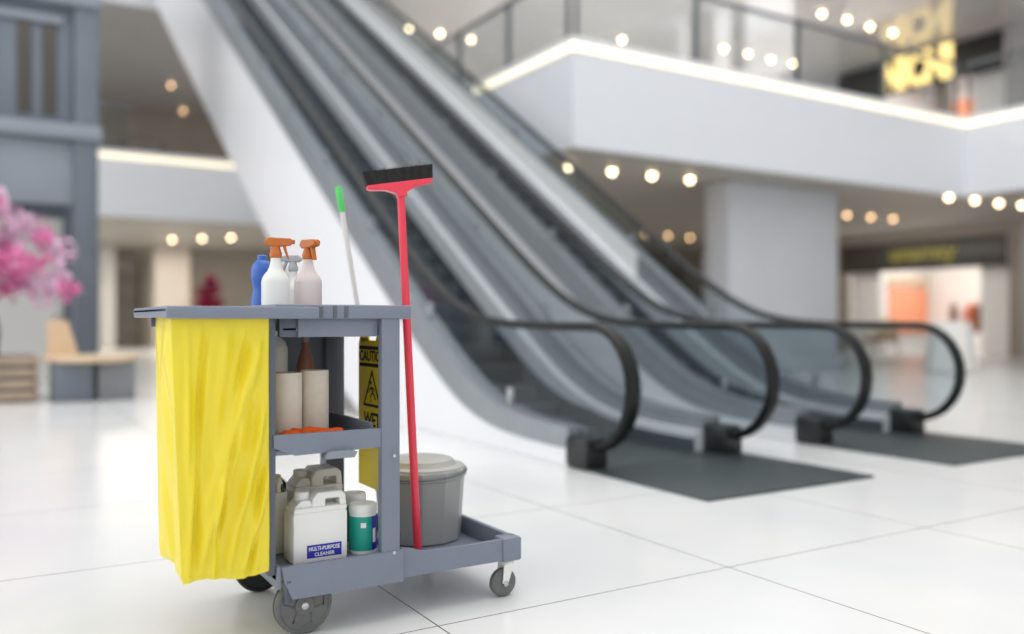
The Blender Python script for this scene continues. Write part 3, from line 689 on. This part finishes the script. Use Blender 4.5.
# yellow bag with folds
def bag():
    per = []  # (sx, sy, nx, ny, tag) around the rectangle, u,v in 0..1
    nxn, nyn = 90, 40
    def corner(u, v):
        return u, v
    ring = [(i/nxn, 0, 0, -1) for i in range(nxn)] + [(1, i/nyn, 1, 0) for i in range(nyn)] + \
           [(1-i/nxn, 1, 0, 1) for i in range(nxn)] + [(0, 1-i/nyn, -1, 0) for i in range(nyn)]
    nz = 110; V = []; Fs = []
    def ridge(x, z, p, q, w, h):
        ax, az = p; bx_, bz = q; dx, dz = bx_-ax, bz-az; L2 = dx*dx+dz*dz
        t = max(-.15, min(1.15, ((x-ax)*dx+(z-az)*dz)/L2)); d2 = (x-ax-t*dx)**2+(z-az-t*dz)**2
        fade = math.sin(PI*max(0, min(1, (t+.15)/1.3)))**.7
        return h*math.exp(-d2/(w*w))*fade
    ridges = [((.90, .88), (.30, .30), .055, .016), ((.72, .60), (.25, .12), .05, .017), ((.95, .62), (.55, .10), .045, .014),
              ((.16, .95), (.10, .30), .035, .008), ((.55, .97), (.42, .62), .05, .007), ((.97, .33), (.70, .04), .04, .014),
              ((.80, .97), (.55, .55), .035, -.010), ((.62, .55), (.38, .12), .03, -.014), ((.98, .48), (.78, .10), .03, -.012),
              ((.28, .80), (.16, .15), .03, -.010), ((.45, .35), (.34, .02), .03, .010), ((.35, .98), (.28, .7), .03, -.006),
              ((.9, .20), (.75, .02), .025, -.010), ((.22, .55), (.06, .03), .04, .008)]
    for j in range(nz+1):
        w = j/nz; z = .208+(.928-.208)*w
        x0 = .450-.028*w**.9; x1 = .686-.002*w; y0 = F-.006; y1 = 2.80+.08*w
        if w < .02: x0 += .004; y0 += .003
        for (u, v, nx, ny) in ring:
            x = x0+(x1-x0)*u; y = y0+(y1-y0)*v
            x += .030*w*v*(1-u)
            if ny == -1:
                d = 1.7*sum(ridge(u, w, *r_) for r_ in ridges)
                edge = min(1, 8*min(u, 1-u)+.1); top = min(1, (1-w)*9+.05)
                d += .003*math.sin(u*23+w*9)+.002*math.sin(u*41-w*17)
                y -= d*edge*top*1.0
            elif nx == -1:
                d = .009*math.sin(v*9+w*5)+.006*math.sin(v*21-w*6+1)
                x -= d*min(1, 6*min(v, 1-v))*min(1, (1-w)*9)
                x += .012*math.sin(PI*v)*(1-w)
            elif nx == 1:
                x += .002*math.sin(v*20+w*8)-.004
            zz = z
            if j == 0: zz += .006*math.sin(u*7+v*5)+.012*v
            V.append((x, y, zz))
    n = len(ring)
    for j in range(nz):
        for k in range(n):
            k2 = (k+1) % n; Fs.append((j*n+k, j*n+k2, (j+1)*n+k2, (j+1)*n+k))
    c = len(V); V.append((.575, 2.63, .20)); Fs += [(k, (k+1) % n, c) for k in range(n)]
    o = MB().add(V, Fs).build('bag', M['bag'], cart, 75)
    o['label'] = 'yellow vinyl refuse bag hanging from the lid frame'
bag()

# ------------------------------------------------------------------ things on the cart
def spray(x, y, z, ang, body_m, head_m, label, group, s=1.0):
    t = empty('spray_bottle', (x, y, z), label, 'spray bottle', group)
    T = Matrix.Translation((x, y, z)) @ Matrix.Rotation(ang, 4, 'Z') @ Matrix.Scale(s, 4)
    b = MB().lathe([(.036, 0), (.041, .004), (.042, .02), (.042, .135), (.040, .146), (.034, .157), (.025, .168), (.019, .180), (.0155, .195), (.0145, .21), (.0145, .215)], (0, 0, 0), 36).tf(T)
    b.build('bottle', body_m, t)
    h = MB().lathe([(.018, .208), (.0185, .222), (.017, .226), (.013, .24), (.013, .245)], (0, 0, 0), 24)
    h.prism([(-.030, .262), (-.034, .252), (-.022, .243), (.020, .243), (.044, .247), (.050, .252), (.050, .264), (.042, .268), (-.020, .270)], 'y', -.012, .012)
    h.tf(T).build('spray_head', head_m, t, bevel=.003)
    MB().prism([(.020, .246), (.030, .246), (.034, .228), (.040, .205), (.036, .204), (.027, .224)], 'y', -.007, .007).tf(T).build('trigger', head_m, t, bevel=.002)
    MB().lathe([(.007, .050), (.0075, .056), (.003, .057)], (0, 0, 0), 14).tf(T @ Matrix.Translation((0, 0, .258)) @ Matrix.Rotation(R(90), 4, 'Y')).build('nozzle', head_m, t)
dz = .8975
spray(.752, 2.62, dz, R(-18), M['white'], M['orange'], 'white spray bottle with orange-brown trigger seen side on, left one on the cart top', None)
spray(.856, 2.63, dz, R(-76), M['pinkliq'], M['orange'], 'white spray bottle with orange-brown trigger turned towards the camera, right one on the cart top', None)
spray(.858, 2.79, dz-.0, R(150), M['white'], M['greyliq'], 'white spray bottle with pale head standing between and behind the two orange-topped ones', None, .86)
t = empty('blue_bottle', (.760, 2.80, dz), 'blue bottle with a rounded shoulder standing behind the left spray bottle', 'bottle')
MB().lathe([(.030, 0), (.034, .004), (.035, .09), (.029, .113), (.029, .125), (.035, .15), (.035, .18), (.029, .20), (.016, .212)], (.760, 2.80, dz), 30).build('bottle', M['blueb'], t)
MB().lathe([(.0155, .21), (.0155, .226), (.012, .229)], (.760, 2.80, dz), 20).build('cap', M['blueb'], t)

# jugs on bottom tray
def jug(x0, x1, y0, y1, z, h, m, capm, label, lab=False, capx=.25, hole=(.35, .88)):
    t = empty('cleaner_jug', ((x0+x1)/2, (y0+y1)/2, z), label, 'jug')
    W_ = x1-x0
    # side outline with handle hole, built from strips
    hx0, hx1 = x0+W_*.60, x0+W_*.86; hz0, hz1 = z+h*.80, z+h*.90
    b = MB().box(x0, x1, y0, y1, z, z+h*.74, .012)
    b.prism([(x0+.004, z+h*.72), (x1-.002, z+h*.72), (x1-.002, hz0), (x0+.006, hz0)], 'y', y0+.004, y1-.004)
    ym = (y0+y1)/2; hw = (y1-y0)/2*.55
    b.prism([(x0+.006, hz0-.002), (x0+W_*.40, hz0-.002), (x0+W_*.33, z+h*.90), (x0+.03, z+h*.90)], 'y', ym-hw-.01, ym+hw+.01)
    b.prism([(x0+W_*.36, hz0-.002), (hx0, hz0-.002), (hx0, hz1), (hx1, hz1), (hx1, hz0-.002), (x1-.002, hz0-.002), (x1-.006, z+h*.95), (x1-.02, z+h), (x0+W_*.46, z+h), (x0+W_*.36, z+h*.9)], 'y', y0+.008, y1-.02)
    o = b.build('jug_body', m, t, bevel=.004)
    cp = MB().lathe([(.022, 0), (.023, .004), (.023, .022), (.021, .025)], (x0+W_*capx, ym, z+h*.88), 24)
    cp.build('cap', capm, t)
    if lab:
        MB().box(x0+.042, x1-.022, y0-.0015, y0+.001, z+.018, z+.056).build('label', M['labelblue'], t)
        text_mb('MULTI-PURPOSE', .0165, facing(((x0+x1)/2+.01, y0-.002, z+.044), '-y'), .0005, .0003, .80).build('lettering', M['white'], t, 0)
        text_mb('CLEANER', .0145, facing(((x0+x1)/2+.01, y0-.002, z+.027), '-y'), .0005, .0002, 1.0).build('lettering', M['white'], t, 0)
    return t
zt = .197
jug(.768, .938, F+.05, F+.15, zt, .208, M['white'], M['white'], 'white cleaner jug with blue label and grip hole, in front on the bottom tray', True)
jug(.818, .98, F+.20, F+.33, zt, .250, M['cream'], M['cream'], 'cream cleaner jug behind the labelled white one on the bottom tray')
jug(.748, .80, F+.20, F+.34, zt, .238, M['cream'], M['cream'], 'narrow cream jug at the left end of the bottom tray', capx=.5)
# wipes canisters
def canister(x, y, z, r, h, label, two=False):
    t = empty('wipes_canister', (x, y, z), label, 'canister')
    MB().lathe([(r*.96, 0), (r, .004), (r, h-.002)], (x, y, z), 40).build('canister_body', M['white'], t)
    MB().lathe([(r*1.01, h-.004), (r*1.03, h), (r*1.03, h+.018), (r*.95, h+.024), (r*.5, h+.026)], (x, y, z), 40).build('lid', M['white'], t)
    # wrap-around label as arcs
    def arc(a0, a1, z0, z1, m, rr):
        V = []; Fs = []; n = 24
        for i in range(n+1):
            a = a0+(a1-a0)*i/n
            for (r_, zz) in ((rr, z0), (rr, z1), (rr-.001, z1), (rr-.001, z0)): V.append((x+r_*math.cos(a), y+r_*math.sin(a), z+zz))
        for i in range(n):
            for k in range(4): Fs.append((4*i+k, 4*i+(k+1) % 4, 4*i+4+(k+1) % 4, 4*i+4+k))
        MB().add(V, Fs).build('label', m, t)
    if two:
        arc(R(150), R(287), .012, h-.012, M['teal'], r+.0008)
        arc(R(287), R(400), .012, h-.012, M['labelblue'], r+.0008)
        arc(R(292), R(310), .035, h-.05, M['white'], r+.0014)
        arc(R(240), R(262), h-.045, h-.03, M['white'], r+.0014)
    else:
        arc(R(150), R(390), .012, h-.012, M['teal'], r+.0008)
canister(1.006, F+.105, zt, .042, .128, 'round wipes canister with teal and blue label beside the labelled jug', True)
canister(1.022, F+.225, zt, .038, .138, 'wipes canister with white lid standing behind the teal and blue one')

# middle shelf things
zs = .546
t = empty('orange_cloth', (.80, F+.1, zs), 'crumpled orange microfibre cloth lying at the front of the middle shelf', 'cloth')
V = []; Fs = []; nx_, ny_ = 40, 14
for i in range(nx_+1):
    for j in range(ny_+1):
        u = i/nx_; v = j/ny_
        x = .727+.21*u; y = F+.03+.07*v+.006*math.sin(u*9)
        z = zs+.030+.014*math.sin(u*8+v*3)*math.sin(v*PI+.4)+.018*math.exp(-((u-.45)/.2)**2)+.004*math.sin(u*31+v*12)
        z = zs+.003+(z-zs)*min(1, 8*min(u, 1-u)+.35)
        V.append((x, y, z))
for i in range(nx_):
    for j in range(ny_): a = i*(ny_+1)+j; Fs.append((a, a+ny_+1, a+ny_+2, a+1))
n0 = len(V); V += [(x, y, max(zs+.0005, z-.02)) for (x, y, z) in V]
Fs += [tuple(reversed([i+n0 for i in f])) for f in Fs]
per = [i*(ny_+1) for i in range(nx_+1)]+[nx_*(ny_+1)+j for j in range(1, ny_+1)]+[i*(ny_+1)+ny_ for i in range(nx_-1, -1, -1)]+[j for j in range(ny_-1, 0, -1)]
Fs += [(per[k], per[(k+1) % len(per)], per[(k+1) % len(per)]+n0, per[k]+n0) for k in range(len(per))]
MB().add(V, Fs).build('cloth', M['orangecloth'], t, 80)
def roll(x, y, h, r, label):
    t = empty('paper_roll', (x, y, zs), label, 'paper roll')
    MB().lathe([(.02, 0), (r*.98, 0), (r, .003), (r, h-.003), (r*.98, h), (.02, h), (.02, h-.03)], (x, y, zs), 40).build('paper', M['paper'], t)
    MB().lathe([(.021, h-.03), (.021, h+.001), (.0185, h+.001), (.0185, h-.03)], (x, y, zs), 24).build('core', M['tan'], t)
roll(.781, F+.17, .212, .050, 'tall off-white paper roll on the middle shelf, the left one')
roll(.880, F+.19, .216, .043, 'tall off-white paper roll on the middle shelf, the right one')
t = empty('white_bottle', (.815, 2.86, zs), 'frosted white bottle standing behind the paper rolls on the middle shelf', 'bottle')
MB().lathe([(.042, 0), (.045, .004), (.045, .28), (.038, .30), (.016, .32), (.016, .33)], (.815, 2.86, zs), 30).build('bottle', M['white'], t)
MB().lathe([(.018, .325), (.018, .35)], (.815, 2.86, zs), 20).build('cap', M['white'], t)
t = empty('brown_bottle', (.918, 2.85, zs), 'slim reddish-brown bottle behind the right paper roll on the middle shelf', 'bottle')
MB().lathe([(.026, 0), (.028, .004), (.028, .22), (.022, .25), (.011, .28), (.011, .30)], (.918, 2.85, zs), 24).build('bottle', mat('reddish_brown_plastic', (150, 96, 80), .35), t)
MB().lathe([(.013, .298), (.013, .316)], (.918, 2.85, zs), 20).build('cap', M['greycap'], t)

# wet floor sign hung on the right side frame
t = empty('caution_sign', (1.12, 2.72, .37), 'yellow folding caution wet floor sign hanging on the far side of the cart', 'sign')
sx = 1.113; YC = 2.743
def sb(y0, y1, z0, z1, m, nm, dx=-.0012): return MB().box(sx+dx, sx+dx+.001, y0, y1, z0, z1).build(nm, m, t)
MB().prism([(YC-.124, .352), (YC+.124, .352), (YC+.124, .835), (YC+.112, .862), (YC+.04, .866), (YC+.03, .85), (YC-.03, .85), (YC-.04, .866), (YC-.112, .862), (YC-.124, .835)], 'x', sx, sx+.005).build('sign_panel', M['yellow'], t, bevel=.001)
MB().prism([(YC-.12, .360), (YC+.12, .360), (YC+.12, .845), (YC-.12, .845)], 'x', sx+.011, sx+.014).build('rear_panel', M['yellow'], t, bevel=.001)
MB().box(sx, sx+.014, YC-.1, YC-.05, .842, .858, .003).build('hinge', M['yellow'], t)
MB().box(sx, sx+.014, YC+.05, YC+.1, .842, .858, .003).build('hinge', M['yellow'], t)
sb(YC-.112, YC+.112, .818, .830, M['ink'], 'printed_bar'); sb(YC-.112, YC+.112, .760, .772, M['ink'], 'printed_bar')
text_mb('CAUTION', .05, facing((sx-.0008, YC, .795), '-x'), .0005, .0012, .98).build('lettering', M['ink'], t, 0)
tb = MB()
outer = [(YC-.078, .626), (YC+.078, .626), (YC, .752)]; inner = [(YC-.0625, .6345), (YC+.0625, .6345), (YC, .7355)]
for k in range(3):
    a, b_ = outer[k], outer[(k+1) % 3]; c_, d_ = inner[(k+1) % 3], inner[k]
    tb.prism([a, b_, c_, d_], 'x', sx-.0012, sx-.0002)
tb.build('warning_triangle', M['ink'], t, 0)
fg = MB()
for pts, r_ in (([(.005, .050), (-.004, .030)], .005), ([(-.004, .030), (.012, .014), (.006, -.002)], .004), ([(-.004, .030), (-.022, .020), (-.032, .006)], .004), ([(.003, .046), (.022, .038), (.028, .028)], .0035), ([(.003, .046), (-.014, .042), (-.022, .032)], .0035)):
    fg.tube([(sx-.0008, YC+a, .645+b_) for a, b_ in pts], r_, 6)
fg.v = [(sx-.0012+(v[0]-sx+.0008)*.1, v[1], v[2]) for v in fg.v]
fg.add(*(lambda c: (c.v, c.f))(MB().lathe([(.0065, -.0004), (.0065, .0004)], (0, 0, 0), 14).tf(Matrix.Translation((sx-.0008, YC+.009, .706)) @ Matrix.Rotation(R(90), 4, 'Y'))))
fg.build('slipping_figure', M['ink'], t, 0)
text_mb('WET', .066, facing((sx-.0008, YC, .580), '-x'), .0005, .0015, 1).build('lettering', M['ink'], t, 0)
text_mb('FLOOR', .056, facing((sx-.0008, YC, .510), '-x'), .0005, .0012, 1).build('lettering', M['ink'], t, 0)

# bucket on the platform
bc = (1.343, 2.855, .1345)
t = empty('bucket', bc, 'grey ribbed plastic bucket with a pale lid, on the cart platform', 'bucket')
def octr(prof, n=12): return MB().lathe(prof, bc, n, ang=R(8))
octr([(.138, 0), (.146, .006), (.160, .215), (.162, .22), (.168, .225), (.168, .252), (.160, .258), (.156, .25)]).build('bucket_body', M['bucket'], t, 25)
MB().lathe([(.158, .250), (.160, .262), (.15, .266), (.128, .266), (.122, .274), (.118, .284), (.098, .29), (.05, .291)], bc, 48).build('lid', M['bucketlid'], t)
sp_ = MB(); dl = Vector((-.8551, .5185, 0)); pl = Vector((.5185, .8551, 0)); bcv = Vector(bc)
def spout(d, nm):
    n_ = Vector((-d.y, d.x, 0)); P = []
    for (r_, z_) in ((.150, .255), (.195, .240), (.192, .228), (.152, .175)):
        for s_ in (-1, 1): P.append(bcv+d*r_+n_*s_*(.045 if r_ < .17 else .018)+Vector((0, 0, z_)))
    MB().add(P, [(0, 1, 3, 2), (2, 3, 5, 4), (4, 5, 7, 6), (6, 7, 1, 0), (0, 2, 4, 6), (1, 7, 5, 3)]).build(nm, M['bucket'], t, 0)
spout(dl, 'spout')
spout(Vector((.98, -.2, 0)), 'grip') if False else MB().box(bc[0]+.13, bc[0]+.178, bc[1]-.03, bc[1]+.03, bc[2]+.226, bc[2]+.246, .006).build('grip', M['bucket'], t)
hb = [bcv+Vector((.165*math.cos(a), .165*math.sin(a), .24)) for a in (0,)]
MB().tube([bcv+dl*(-.168*math.cos(PI*k/16))+pl*(-.172*math.sin(PI*k/16))+Vector((0, 0, .246-.012*math.sin(PI*k/16))) for k in range(17)], .0035, 8).build('bail_handle', M['darksteel'], t)

# broom, upside down, leaning at the side of the frame
bb = Vector((1.222, 2.615, .136)); bt = Vector((1.160, 2.615, 1.344))
t = empty('broom', bb, 'red push broom standing upside down on the platform, black bristles up', 'broom')
MB().tube([bb, bb+Vector((0, 0, .01)), (bb+bt)/2, bt], [.010, .0135, .0135, .0125], 16).build('handle', M['red'], t)
ax = Vector((.222, -.055, .038)); ux = ax.normalized(); up = (bt-bb).normalized(); up = (up-ux*up.dot(ux)).normalized(); dp = up.cross(ux).normalized()
Tm = Matrix((( *[ux.x, dp.x, up.x], bt.x), (*[ux.y, dp.y, up.y], bt.y), (*[ux.z, dp.z, up.z], bt.z), (0, 0, 0, 1)))
hd = MB().prism([(-.016, -.025), (-.016, -.012), (-.05, .003), (-.100, .009), (-.108, .013), (-.108, .024), (.108, .024), (.108, .013), (.100, .009), (.05, .003), (.016, -.012), (.016, -.025)], 'y', -.022, .022).tf(Tm)
hd.build('broom_head', M['red'], t, bevel=.003)
br = MB(); rnd = random.Random(3)
br.add(*(lambda c: (c.v, c.f))(MB().prism([(-.108, .023), (.108, .023), (.115, .068), (-.117, .068)], 'y', -.019, .019)))
for k in range(520):
    x = rnd.uniform(-.107, .107); y = rnd.uniform(-.019, .019); h = rnd.uniform(.068, .079); l = x*.07+rnd.uniform(-.002, .002)
    r_ = .0016
    br.add([(x-r_, y-r_, .026), (x+r_, y-r_, .026), (x+r_, y+r_, .026), (x-r_, y+r_, .026), (x+l, y*1.15, h)], [(0, 1, 4), (1, 2, 4), (2, 3, 4), (3, 0, 4)])
br.tf(Tm).build('bristles', M['bristle'], t, 0)

# mop pole with green grip
p0 = Vector((1.36, 3.09, .004)); p1 = Vector((1.170, 3.03, .98)); d = (p1-p0).normalized(); L = (1.40-p0.z)/d.z; p2 = p0+d*L
t = empty('mop_pole', p0, 'white pole with a green grip leaning behind the cart', 'pole')
MB().tube([p0, p2-d*.088], .0095, 14).build('pole', M['alu'], t)
MB().tube([p2-d*.092, p2-d*.086, p2-d*.01, p2-d*.002, p2], [.010, .0125, .0125, .010, .004], 16).build('grip', M['green'], t)
MB().tube([p0, p0+d*.03], .013, 14).build('socket', M['green'], t)
